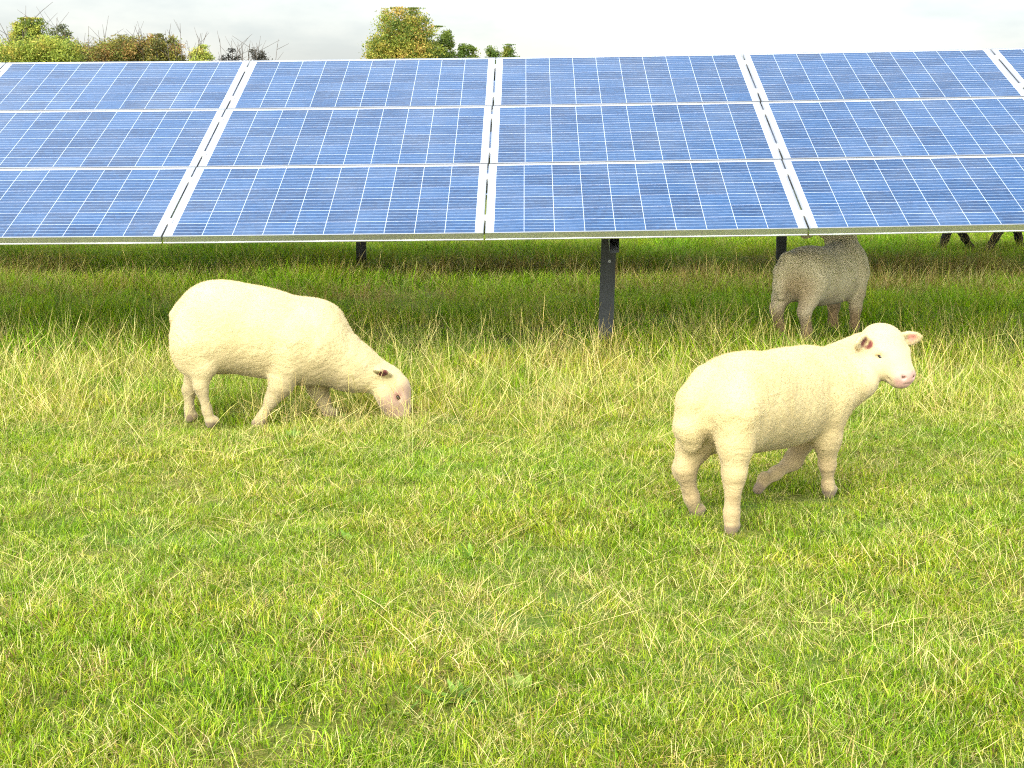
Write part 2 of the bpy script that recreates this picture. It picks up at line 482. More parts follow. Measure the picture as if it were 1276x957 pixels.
def add_head(S, H, woolly=1.0, earx=-.022, ear_dir=((.15, 1, .15), (.15, -1, .15)), long=1.0):
    k = H.k; B = H.broad
    E = lambda c, r, kk=.02, sub=False: S.ell(H(*c), np.array(r)*k, H.A, kk, sub)
    E((0, 0, .005), (.082, (.072+.006*woolly)*B, .078))
    E((-.012, 0, .040), (.066, .064*B, .038*woolly+.016))
    E((.045*long, 0, -.010), (.082, .063*B, .064))
    S.cone(H(.04*long, 0, -.012), H(.125*long, 0, -.032), .058*k*B, .044*k*B, .02)
    for sgn in (1, -1):
        E((.012, sgn*(.036+.010*woolly)*B, -.038*H.deep), (.070, .038+.008*woolly, (.056+.010*woolly)*H.deep), .025)
        E((.137*long, sgn*.018*B, -.030), (.026, .024*B, .023), .015)
        # brow ridge above the eye
        E((.052*long, sgn*.048*B, .028), (.028, .016, .014), .015)
    E((.132*long, 0, -.054), (.032, .031*B, .020), .012)          # lower lip and chin
    for i, sgn in enumerate((1, -1)):
        E(((H.eyex+.002)*long, sgn*.0620*B, .010), (.015, .009, .008), .006, True)     # eye socket
        E((.1635*long, sgn*.018*B, -.026), (.011, .0105, .0062), .004, True)  # nostril
        S.cone(H(.166*long, sgn*.004, -.0425), H(.112*long, sgn*.050*B, -.050), .0055*k, .0050*k, .004, True)  # mouth line
        d = unit(ear_dir[i]); dv = H.f*d[0]+H.l*d[1]+H.u*d[2]
        b = H(earx, sgn*.066, .034); mid = b+dv*.050*k
        nrm = H.f-dv*(H.f@dv); nrm = unit(nrm+H.u*-.15*0); side = np.cross(nrm, dv)
        A_ = np.stack([dv, side, nrm])
        S.ell(mid, np.array((.056, .030*H.earw, .0125))*k, A_, .012)
        S.ell(mid+dv*.006*k+nrm*.015*k, np.array((.040, .020*H.earw, .012))*k, A_, .005, True)

M_EYE = simple_mat('sheep_eye', (.012, .008, .006), .12, 0., .1)
M_LID = simple_mat('eyelid_skin', (.42, .26, .22), .6, 0., .1)

def wool_material(name):
    m, nt, out = new_mat(name); n = N(nt)
    tc = n('ShaderNodeTexCoord').outputs['Object']
    at = n('ShaderNodeAttribute', attribute_name='col')
    wl = n('ShaderNodeAttribute', attribute_name='wool').outputs['Fac']
    n1 = n('ShaderNodeTexNoise', {'Vector': tc, 'Scale': 9., 'Detail': 6., 'Roughness': .6})
    n2 = n('ShaderNodeTexNoise', {'Vector': tc, 'Scale': 120., 'Detail': 4., 'Roughness': .7})
    # crimped rows of wool that wrap round the body
    mp = n('ShaderNodeMapping', {'Vector': tc, 'Scale': (26., 26., 60.)})
    dist = n('ShaderNodeTexNoise', {'Vector': tc, 'Scale': 7., 'Detail': 3.})
    v2 = n('ShaderNodeVectorMath', {0: mp.outputs[0], 1: n('ShaderNodeVectorMath', {0: dist.outputs['Color'], 'Scale': 9.}, operation='SCALE').outputs[0]}, operation='ADD')
    n3 = n('ShaderNodeTexNoise', {'Vector': v2.outputs[0], 'Scale': 1.0, 'Detail': 3., 'Roughness': .6})
    c0 = n.ramp(n1.outputs['Fac'], [(.3, (.90, .88, .82)), (.7, (1.06, 1.06, 1.05))])
    c = n.mix(1.0, at.outputs['Color'], c0, 'MULTIPLY')
    hgt = n.math('ADD', n.math('MULTIPLY', n3.outputs['Fac'], .8), n.math('MULTIPLY', n2.outputs['Fac'], .35))
    bp = n('ShaderNodeBump', {'Height': hgt, 'Strength': .75, 'Distance': .008})
    nt.links.new(n.math('ADD', n.math('MULTIPLY', wl, .6), .12), bp.inputs['Strength'])
    p = n('ShaderNodeBsdfPrincipled', {'Base Color': c, 'Roughness': .95, 'Normal': bp.outputs[0]})
    p.inputs['Specular IOR Level'].default_value = .15
    p.inputs['Sheen Weight'].default_value = .12; p.inputs['Sheen Roughness'].default_value = .5
    nt.links.new(p.outputs[0], out.inputs[0])
    return m
M_WOOL = wool_material('cream_wool')

class Sheep:
    """local axes: x forward, y left, z up; base on the ground"""
    def __init__(s, base, yaw):
        s.base = np.array([base[0], base[1], 0.]); s.yaw = yaw
        c, sn = math.cos(yaw), math.sin(yaw)
        s.Rm = np.array([[c, sn, 0], [-sn, c, 0], [0, 0, 1.]])      # world -> local
    def px(s, u, v, y):
        """local point on the plane y = const seen at photo pixel (u, v)"""
        o = s.Rm@(np.array([0, 0, CAM_H])-s.base); d = s.Rm@ray(u, v)
        return o+d*(y-o[1])/d[1]
    def dirw(s, d): return s.Rm@np.array(d, float)
    def to_px(s, P_):
        W = s.Rm.T@np.array(P_)+s.base-np.array([0, 0, CAM_H])
        return 638+F_PX*(W@RT)/(W@FWD), 478.5-F_PX*(W@UP)/(W@FWD)

def leg(S, P_, r, k=.03, hoof=.024):
    S.chain(P_, r, k)
    f = P_[-1]
    S.ell((f[0]+.010, f[1], f[2]+.016), (hoof*1.3, hoof, .022), None, .010)

def finish_sheep(sh, S, H, name, label, base_col, leg_col, face_col, pink=1.0, face_bare=0.0, it=2, fur=True, tan=1.0, marks=(), folds=1.0):
    V_, Q_ = S.mesh(); V_ = smooth_mesh(V_, Q_, it)
    # lumpiness of the fleece
    nz_ = lambda f_, s_: (vnoise(V_[:, 0]*f_+V_[:, 2]*f_*.7, V_[:, 1]*f_+V_[:, 2]*f_*1.1, s_)-.5)
    me = mesh_np(name, V_, Q_, True)
    nor = np.zeros(len(V_)*3, np.float32); me.vertices.foreach_get('normal', nor); nor = nor.reshape(-1, 3)
    hl0 = H.inv(V_); face0 = (np.linalg.norm(hl0-np.array((.07, 0, -.01)), axis=1) < .125)
    wx = V_[:, 0]+.02*np.sin(V_[:, 2]*40+V_[:, 1]*20); wz = V_[:, 2]+.015*np.sin(V_[:, 0]*50+V_[:, 1]*35)
    f1 = 1-np.abs(2*vnoise(wx*16+V_[:, 1]*13, wz*62, 61)-1)      # folds across the legs
    f2 = 1-np.abs(2*vnoise(wx*70, wz*14+V_[:, 1]*8, 62)-1)       # folds down the flanks
    lowz = 1-sstep(.26, .40, V_[:, 2]); fl = (1-lowz)*(1-sstep(.40, .50, V_[:, 2]))
    amp = (f1**3*.0021*lowz*sstep(.04, .08, V_[:, 2])+f2**3*.0042*fl)*np.where(face0, .25, 1)*folds
    amp += (vnoise(V_[:, 0]*34+V_[:, 1]*21, V_[:, 2]*34-V_[:, 1]*17, 63)-.5)*.0010*np.where(face0, .3, 1)
    V_ = V_-nor*amp[:, None]
    me.vertices.foreach_set('co', V_.astype(np.float32).ravel()); me.update()
    z = V_[:, 2]; hl = H.inv(V_)
    C = np.tile(np.array(base_col), (len(V_), 1))
    hb = 1-sstep(.06, .36, z+nz_(14, 5)*.08)                    # dirtier wool towards the feet
    inhead = (np.abs(hl[:, 1]) < .13) & (hl[:, 0] > -.12) & (hl[:, 0] < .24) & (np.abs(hl[:, 2]) < .13)
    hb = np.where(inhead, 0, hb)
    C = C*(1-hb[:, None]*tan)+np.array(leg_col)*hb[:, None]*tan
    st = sstep(.60, .75, vnoise(V_[:, 0]*40+V_[:, 1]*52, z*18, 8))*hb*.25
    C = C*(1-st[:, None])+np.array((.10, .065, .03))*st[:, None]
    hf = (1-sstep(.022, .034, z))*(~inhead)
    C = C*(1-hf[:, None])+np.array((.17, .125, .08))*hf[:, None]
    dist = np.linalg.norm(hl-np.array((.05, 0, -.01)), axis=1)
    near_head = dist < .17
    face = sstep(-.03, .03, hl[:, 0])*near_head*face_bare
    C = C*(1-face[:, None])+np.array(face_col)*face[:, None]
    nose = .8*sstep(.140*H.long+.004, .162*H.long+.004, hl[:, 0]+np.abs(hl[:, 1])*.10-np.maximum(hl[:, 2]+.012, 0)*1.2)*near_head*pink
    C = C*(1-nose[:, None])+np.array((.48, .27, .25))*nose[:, None]
    for (c_, rad, colr) in marks:                               # colour spots (ear linings, sores, hoof), and painted shade on one rump
        dd = np.linalg.norm(V_-np.array(c_), axis=1); t = (1-sstep(rad*(.25 if rad > .05 else .7), rad, dd))[:, None]
        C = C*(1-t)+np.array(colr)*t
    wool = np.clip(1-face-nose*1.0, 0, 1)*(1-hf)
    wool = np.where(inhead & (hl[:, 0] > .07), wool*.35, wool)
    set_col(me, 'col', np.clip(C, 0, 1)); set_f(me, 'wool', wool)
    o = obj(name, me, M_WOOL)
    o.location = sh.base+np.array([0, 0, 0.0]); o.rotation_euler = (0, 0, sh.yaw)
    tag(o, label, 'sheep', 'sheep grazing among the solar panels')
    if fur and 'nofur' not in FLAGS:
        # short fleece: fine locks standing off the skin, longer on the body than on legs and face
        r_ = np.random.default_rng(5); nor = np.zeros(len(V_)*3, np.float32); me.vertices.foreach_get('normal', nor); nor = nor.reshape(-1, 3)
        vi = r_.choice(len(V_), fur*2); vi = vi[r_.uniform(0, 1, len(vi)) < np.where(z[vi] < .05, 0, wool[vi])][:fur]
        nf = len(vi); jit = r_.normal(0, .0028, (nf, 3)); nn = nor[vi]
        jit -= nn*np.sum(jit*nn, 1)[:, None]; b0 = V_[vi]+jit-nn*.002
        dr = unit_rows(nn*1.15+r_.normal(0, .36, (nf, 3))+np.array([-.10, 0, -.38]))
        ln = r_.uniform(.003, .0085, nf)*np.clip(.45+z[vi]*1.6, .5, 1)*np.where(inhead[vi], .7, 1)
        sd_ = unit_rows(np.cross(dr, r_.normal(0, 1, (nf, 3))))*.00085
        VV = np.stack([b0-sd_, b0+sd_, b0+dr*ln[:, None]], 1).reshape(-1, 3)
        fm_ = mesh_np('fleece', VV, np.arange(nf*3).reshape(-1, 3), False)
        CC = np.clip(C[vi]*r_.uniform(.95, 1.07, (nf, 1)), 0, 1)
        set_col(fm_, 'col', np.repeat(CC, 3, axis=0)); set_f(fm_, 'wool', np.zeros(nf*3))
        obj('fleece', fm_, M_WOOL, o)
    # eyes
    for sgn in (1, -1):
        mb = MB()
        c_ = H(H.eyex*H.long, sgn*.0520*H.broad, .011)
        th = np.linspace(0, math.pi, 9); ph = np.linspace(0, 2*math.pi, 13)[:-1]
        P_ = np.array([[math.sin(t)*math.cos(f_), math.sin(t)*math.sin(f_), math.cos(t)] for t in th for f_ in ph])
        VV = c_+H.k*(P_[:, :1]*H.f*.0125+P_[:, 1:2]*H.l*.0095+P_[:, 2:]*H.u*.0078*H.eye)
        Qe = [(a_*12+b_, (a_+1)*12+b_, (a_+1)*12+(b_+1) % 12, a_*12+(b_+1) % 12) for a_ in range(8) for b_ in range(12)]
        mb.add(VV, Qe); e_ = mb.build('eye', M_EYE, o, True)
    return o
HeadFrame.long = 1.0; HeadFrame.eye = 1.0; HeadFrame.broad = 1.0; HeadFrame.eyex = .067; HeadFrame.deep = 1.0; HeadFrame.earw = 1.0

HS = .0065
CREAM = (.46, .37, .185)
# ---- the young sheep at right, walking away and looking back at the camera
sh = Sheep((.88, 5.52), R(47)); S = SDF((-.58, -.62, -.02), (.94, .36, .82), HS)
S.ell((-.19, 0, .400), (.205, .158, .160), k=.05)
S.ell((-.02, 0, .378), (.26, .155, .168), k=.08)
S.ell((.16, 0, .375), (.20, .140, .168), k=.08)
S.ell((.26, 0, .385), (.11, .112, .145), k=.07)
# neck, head turned to its right towards the camera
hc = sh.px(1098, 437, -.13)
hf_ = sh.dirw(unit((.46, -.80, -.30))); H = HeadFrame(hc, hf_, sh.dirw((.05, 0, 1)), 1.05); H.long = .90; H.eye = .85; H.broad = 1.14
nb = H(-.070, 0, -.050)
S.cone((.25, 0, .385), nb, .122, .086, .05)
S.cone((.25, -.02, .37), sh.px(1070, 473, -.12), .122, .072, .06)
add_head(S, H, 1.0, ear_dir=((.30, 1, .16), (.55, -1, .12)), long=.90)
# tail: a thick woolly dock hanging over the rump
S.chain([(-.33, .015, .485), (-.385, .03, .42), (-.400, .035, .34), (-.385, .04, .285)], [.055, .052, .048, .038], .035)
# hind legs
yR, yL = -.095, .095
for y, th, hk, an, hoof in (
        (yR, sh.px(918, 515, -.105), sh.px(915, 590, -.115), sh.px(912, 640, -.118), sh.px(911, 661, -.120)),
        (yL, (-.25, .085, .34), sh.px(853, 584, .095), sh.px(862, 620, .09), sh.px(868, 641, .09))):
    S.ell((np.array(th)+(-.22, np.sign(y)*.08, .36))/2, (.105, .070, .135), k=.05)
    leg(S, [th, (np.array(th)*.45+np.array(hk)*.55), hk, an, hoof], [.080, .054, .036, .022, .021], .03)
# front right leg stands, front left leg is lifted and swept back
e = sh.px(1030, 545, -.085)
leg(S, [(.25, -.085, .36), e, sh.px(1031, 578, -.078), sh.px(1032, 604, -.072), sh.px(1033, 615, -.07)], [.085, .049, .027, .018, .021], .03)
kn = sh.px(988, 574, .075); hf2 = sh.px(951, 600, .085)
leg(S, [(.20, .08, .34), sh.px(1003, 545, .075), kn, kn*.40+hf2*.60, hf2], [.075, .043, .030, .020, .020], .03)
hf3 = sh.px(945, 609, .087); S.cone(hf2, hf3, .020, .020, .012)
eb = lambda sgn, q: H(-.030+q*.02, sgn*.078, .032)
finish_sheep(sh, S, H, 'sheep', 'young cream sheep at the right, walking away with its head turned back to the camera',
             CREAM, (.33, .25, .13), (.40, .34, .24), 1.0, .25, fur=95000,
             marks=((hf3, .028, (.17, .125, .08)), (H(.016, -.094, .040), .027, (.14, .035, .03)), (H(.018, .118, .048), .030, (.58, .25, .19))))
# ---- the ewe at left, grazing
sh = Sheep((-1.14, 7.12), R(8)); S = SDF((-.56, -.34, -.09), (.98, .34, .80), HS)
S.ell(sh.px(266, 408, 0), (.175, .165, .198), k=.05)
S.ell(sh.px(300, 408, 0), (.26, .178, .190), k=.08)
S.ell(sh.px(350, 422, 0), (.24, .170, .185), k=.08)
S.ell(sh.px(385, 430, 0), (.175, .155, .178), k=.07)
S.ell(sh.px(392, 397, .03), (.11, .10, .075), k=.06)
hc = sh.px(487, 486, -.02)
hf_ = unit((.50, -.10, -.86)); H = HeadFrame(hc, hf_, (.86, 0, .50), 1.08); H.long = 1.08; H.broad = .84; H.eyex = .036; H.deep = .70; H.earw = .72
S.chain([sh.px(395, 430, 0), sh.px(434, 455, 0), H(-.05, 0, .0)], [.160, .108, .074], .06)
add_head(S, H, .25, -.055, ear_dir=((-.55, .7, -.3), (-.60, -.62, -.50)), long=1.08)
S.chain([sh.px(226, 386, 0), sh.px(219, 394, 0), sh.px(219, 408, 0)], [.03, .024, .017], .02)
for th, st_, hk, an, hoof in (
        ((-.255, -.10, .37), sh.px(253, 458, -.11), sh.px(250, 482, -.115), sh.px(258, 512, -.115), sh.px(262, 529, -.115)),
        ((-.25, .10, .37), sh.px(245, 465, .10), sh.px(236, 486, .10), sh.px(236, 510, .10), sh.px(236, 523, .10))):
    S.ell((np.array(th)+(0, 0, .0)), (.105, .070, .150), k=.05)
    leg(S, [th, st_, hk, an, hoof], [.085, .050, .028, .018, .020], .03)
leg(S, [(.17, -.10, .38), sh.px(350, 480, -.10), sh.px(339, 498, -.10), sh.px(326, 520, -.10), sh.px(319, 532, -.10)], [.095, .052, .028, .018, .020], .03)
leg(S, [(.27, .09, .36), sh.px(396, 483, .09), sh.px(403, 500, .09), sh.px(408, 512, .09), sh.px(411, 519, .09)], [.085, .046, .027, .018, .020], .03)
finish_sheep(sh, S, H, 'sheep', 'cream ewe at the left, side on with its head down grazing in the grass',
             (.465, .38, .20), (.32, .26, .14), (.31, .205, .15), .5, .92, fur=95000,
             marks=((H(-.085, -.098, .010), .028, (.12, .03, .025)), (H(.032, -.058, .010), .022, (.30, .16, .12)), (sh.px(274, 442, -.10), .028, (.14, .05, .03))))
# ---- the sheep standing in the shade behind the panels
sh = Sheep((1.925, 10.05), R(46)); S = SDF((-.56, -.36, -.02), (.64, .36, .95), HS+.001)
S.ell((-.19, 0, .405), (.20, .160, .165), k=.05)
S.ell((-.02, 0, .370), (.25, .158, .180), k=.08)
S.ell((.17, 0, .385), (.20, .145, .185), k=.08)
S.ell((.26, 0, .40), (.13, .125, .165), k=.07)
hc = np.array((.29, .19, .70)); H = HeadFrame(hc, sh.dirw(unit((-.9, .1, -.30))), (0, 0, 1), 1.05)
S.chain([(.24, .01, .45), (.29, .07, .59), H(-.05, 0, .0)], [.128, .088, .076], .05)
add_head(S, H, 1.0)
S.chain([(-.34, .03, .49), (-.39, .04, .42), (-.395, .045, .34), (-.38, .045, .28)], [.055, .05, .046, .034], .02)
for sg in (-1, 1):
    S.ell((-.24, sg*.085, .37), (.11, .07, .14), k=.05)
    leg(S, [(-.24, sg*.095, .36), (-.30, sg*.10, .26), (-.345, sg*.10, .19), (-.31, sg*.10, .07), (-.31, sg*.10, .01)], [.085, .055, .040, .030, .030], .03)
    leg(S, [(.24, sg*.085, .38), (.25, sg*.085, .26), (.255, sg*.08, .16), (.25, sg*.08, .06), (.25, sg*.08, .01)], [.085, .052, .036, .028, .028], .03)
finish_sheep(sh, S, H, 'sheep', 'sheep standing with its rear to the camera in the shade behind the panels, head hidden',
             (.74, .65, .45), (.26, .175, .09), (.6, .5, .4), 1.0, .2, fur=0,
             marks=(((-.36, -.06, .32), .17, (.46, .36, .22)),))  # soft darker patch: shade between buttock and leg put into the fleece colour
# ---- the dark sheep far behind the second row, only its legs showing under the panel edge
g = ground_at(1222, 314)
sh = Sheep((g[0], g[1]), R(4)); S = SDF((-.60, -.30, -.02), (.85, .30, .85), .010)
S.ell((-.15, 0, .47), (.24, .16, .18), k=.05); S.ell((.05, 0, .45), (.30, .16, .18), k=.08); S.ell((.26, 0, .46), (.18, .14, .17), k=.07)
H = HeadFrame((.60, 0, .68), (.85, 0, -.5), (0, 0, 1), 1.0)
S.cone((.28, 0, .50), H(-.04, 0, -.02), .13, .085, .05); add_head(S, H, .4)
for (hu, hv, tu, tv, y, xx) in ((1172, 311, 1183, 282, -.09, -.20), (1211, 311, 1193, 280, .09, -.20), (1230, 311, 1249, 281, -.09, .26), (1272, 311, 1266, 280, .09, .26)):
    f_, t_ = sh.px(hu, hv, y), sh.px(tu, tv, y)
    S.ell((xx, y, .40), (.11, .07, .13), k=.05)
    leg(S, [(xx, y, .40), t_, t_*.5+f_*.5, f_*.85+t_*.15, f_], [.08, .050, .038, .034, .032], .03)
finish_sheep(sh, S, H, 'sheep', 'dark legged sheep far behind the panels, only its black legs showing under the panel edge',
             (.035, .030, .026), (.012, .011, .010), (.02, .02, .02), 0.0, .5, fur=0)

exec_grass = 'nograss' not in FLAGS
# ------------------------------------------------------------------ grass
def grass_material(name, trans=.35, patch=1.0):
    m, nt, out = new_mat(name); n = N(nt)
    at = n('ShaderNodeAttribute', attribute_name='col')
    pos = n('ShaderNodeNewGeometry').outputs['Position']
    oi = n('ShaderNodeObjectInfo')
    n1 = n('ShaderNodeTexNoise', {'Vector': pos, 'Scale': .9, 'Detail': 4., 'Roughness': .6})
    n2 = n('ShaderNodeTexNoise', {'Vector': pos, 'Scale': 6.5, 'Detail': 5., 'Roughness': .6})
    t1 = n.ramp(n1.outputs['Fac'], [(.36, (.82, .98, .80)), (.52, (1, 1, 1)), (.66, (1.14, 1.02, 1.0))])
    t2 = n.ramp(n2.outputs['Fac'], [(.32, (.74, .86, .75)), (.5, (1, 1, 1)), (.68, (1.15, 1.08, 1.2))])
    t3 = n.ramp(oi.outputs['Random'], [(0., (.78, .90, .8)), (.5, (1, 1, 1)), (1., (1.22, 1.08, 1.15))])
    c = n.mix(patch, at.outputs['Color'], t1, 'MULTIPLY'); c = n.mix(patch, c, t2, 'MULTIPLY'); c = n.mix(1., c, t3, 'MULTIPLY')
    d = n('ShaderNodeBsdfPrincipled', {'Base Color': c, 'Roughness': .45})
    d.inputs['Specular IOR Level'].default_value = .12
    tr = n('ShaderNodeBsdfTranslucent', {'Color': n.mix(1., c, (1.05, 1.1, .6), 'MULTIPLY')})
    mx = n('ShaderNodeMixShader', {0: trans, 1: d.outputs[0], 2: tr.outputs[0]})
    nt.links.new(mx.outputs[0], out.inputs[0])
    return m
M_GRASS = grass_material('grass_blades')
M_STRAW = grass_material('dry_grass_stalks', .2, .5)

PAL_TURF = [((.135, .225, .007), 4.5), ((.20, .30, .010), 6), ((.275, .345, .016), 4.5), ((.38, .37, .055), 2.6), ((.52, .46, .18), 2.6), ((.24, .155, .06), 1.0), ((.045, .08, .003), 2.4)]
PAL_LUSH = [((.18, .34, .006), 5), ((.29, .46, .010), 5), ((.39, .52, .015), 3.5), ((.50, .45, .10), 1.8), ((.05, .09, .004), 1.6)]
PAL_MID = [((.14, .23, .006), 3), ((.23, .32, .010), 3), ((.34, .36, .03), 2), ((.50, .43, .14), 2.0), ((.26, .17, .06), .7), ((.05, .08, .003), 1)]
PAL_STRAW = [((.54, .46, .19), 4), ((.46, .37, .13), 3), ((.35, .26, .085), 2), ((.42, .40, .10), 2)]
PAL_BROWN = [((.38, .27, .09), 3), ((.28, .18, .06), 2.5), ((.48, .40, .14), 2), ((.20, .26, .02), 2)]

def make_tuft(nb, radius, ln, wd, lean, bend, pal, seed, segs=3, fan=.5, seedhead=0.0):
    r_ = np.random.default_rng(seed)
    az0 = r_.uniform(0, 2*np.pi, nb); rad = radius*np.sqrt(r_.uniform(0, 1, nb))
    bx, by = rad*np.cos(az0), rad*np.sin(az0)
    az = az0*fan+(1-fan)*r_.uniform(0, 2*np.pi, nb)
    L_ = r_.uniform(ln[0], ln[1], nb); W_ = r_.uniform(wd[0], wd[1], nb)
    th0 = r_.uniform(lean[0], lean[1], nb); db = r_.uniform(bend[0], bend[1], nb)
    rows = [np.stack([bx, by, np.full(nb, -.012)], 1)]
    th = th0.copy(); p = rows[0].copy()
    for i in range(segs):
        st = L_/segs
        p = p+np.stack([np.sin(th)*np.cos(az)*st, np.sin(th)*np.sin(az)*st, np.cos(th)*st], 1)
        p[:, 2] = np.maximum(p[:, 2], .004+.006*r_.uniform(0, 1, nb))
        th = th+db/segs; rows.append(p.copy())
    tw = r_.uniform(-1.0, 1.0, nb)
    sx, sy = -np.sin(az+tw), np.cos(az+tw)
    side = np.stack([sx, sy, r_.uniform(-.3, .3, nb)], 1)
    prof = np.linspace(1, 0, segs+1)**.6; prof[0] = .75
    if seedhead: prof = np.full(segs+1, .55); prof[-1] = .25; prof[-2] = .55+seedhead
    V_ = []
    for i in range(segs+1):
        h_ = side*(W_*prof[i]*.5)[:, None]
        V_ += [rows[i]-h_, rows[i]+h_]
    V_ = np.stack(V_, 1)                                   # nb, 2(segs+1), 3
    k = 2*(segs+1); b_ = np.arange(nb)[:, None]*k
    Q_ = np.concatenate([b_+np.array([[2*i, 2*i+1, 2*i+3, 2*i+2]]) for i in range(segs)])
    wts = np.array([w_ for _, w_ in pal], float); wts /= wts.sum()
    ci = r_.choice(len(pal), nb, p=wts)
    C = np.minimum(np.array([c_ for c_, _ in pal])[ci]*r_.uniform(.66, 1.5, (nb, 1)), .8)
    C = np.repeat(C, k, axis=0)
    me = mesh_np('tuft', V_.reshape(-1, 3), Q_, True); set_col(me, 'col', C)
    return me

def tuft_set(name, meshes, mat):
    col = bpy.data.collections.new(name)
    for i, me in enumerate(meshes):
        me.materials.append(mat)
        o = bpy.data.objects.new('%s_%02d' % (name, i), me); col.objects.link(o)
    return col

TRODDEN = [(1.78, 9.5, .5), (2.1, 9.6, .5), (1.95, 10.1, .7), (.72, 5.14, .20), (.63, 5.36, .20), (1.13, 5.66, .20), (.90, 5.55, .30), (-1.33, 7.0, .2), (-1.12, 6.93, .2), (-1.42, 7.1, .2), (-.80, 7.2, .2)]
def set_f2(me, name, A): set_f(me, name, A)
def scatter(name, col, nk, P_, scl, tilt=.12):
    n_ = len(P_)
    me = bpy.data.meshes.new(name); me.vertices.add(n_); me.vertices.foreach_set('co', P_.astype(np.float32).ravel())
    a = me.attributes.new('kind', 'INT', 'POINT'); a.data.foreach_set('value', rng.integers(0, nk, n_).astype(np.int32))
    a = me.attributes.new('rot', 'FLOAT_VECTOR', 'POINT')
    rot = np.stack([rng.normal(0, tilt, n_), rng.normal(0, tilt, n_), rng.uniform(0, 2*np.pi, n_)], 1)
    a.data.foreach_set('vector', rot.astype(np.float32).ravel())
    o = obj(name, me)
    for fx_, fy_, fr_ in TRODDEN:
        d_ = np.hypot(P_[:, 0]-fx_, P_[:, 1]-fy_); scl = scl*(1-.45*(1-sstep(fr_*.5, fr_, d_)))
    set_f2(me, 'scl', scl)
    ng = bpy.data.node_groups.new(name, 'GeometryNodeTree')
    ng.interface.new_socket('Geometry', in_out='INPUT', socket_type='NodeSocketGeometry')
    ng.interface.new_socket('Geometry', in_out='OUTPUT', socket_type='NodeSocketGeometry')
    nd = ng.nodes; gi = nd.new('NodeGroupInput'); go = nd.new('NodeGroupOutput')
    ci = nd.new('GeometryNodeCollectionInfo'); ci.inputs['Collection'].default_value = col
    ci.inputs['Separate Children'].default_value = True; ci.inputs['Reset Children'].default_value = True
    def attr(nm, ty):
        q = nd.new('GeometryNodeInputNamedAttribute'); q.data_type = ty; q.inputs[0].default_value = nm
        return [s_ for s_ in q.outputs if s_.enabled][0]
    iop = nd.new('GeometryNodeInstanceOnPoints'); iop.inputs['Pick Instance'].default_value = True
    e2r = nd.new('FunctionNodeEulerToRotation')
    L = ng.links.new
    L(gi.outputs[0], iop.inputs['Points']); L(ci.outputs[0], iop.inputs['Instance'])
    L(attr('kind', 'INT'), iop.inputs['Instance Index'])
    L(attr('rot', 'FLOAT_VECTOR'), e2r.inputs[0]); L(e2r.outputs[0], iop.inputs['Rotation'])
    L(attr('scl', 'FLOAT'), iop.inputs['Scale'])
    L(iop.outputs[0], go.inputs[0])
    md = o.modifiers.new('scatter', 'NODES'); md.node_group = ng
    tag(o, kind='stuff')
    return o

def points(y0, y1, dens, fn=None, seed=1):
    """random points over the visible wedge of the field, with a margin on both sides"""
    r_ = np.random.default_rng(seed)
    hw = .36*y1+1.3; n_ = int(dens*2*hw*(y1-y0))
    x, y = r_.uniform(-hw, hw, n_), r_.uniform(y0, y1, n_)
    k = np.abs(x) < .36*y+1.3
    if fn is not None: k &= r_.uniform(0, 1, n_) < fn(x, y)
    x, y = x[k], y[k]
    return np.stack([x, y, ground_z(x, y)], 1)

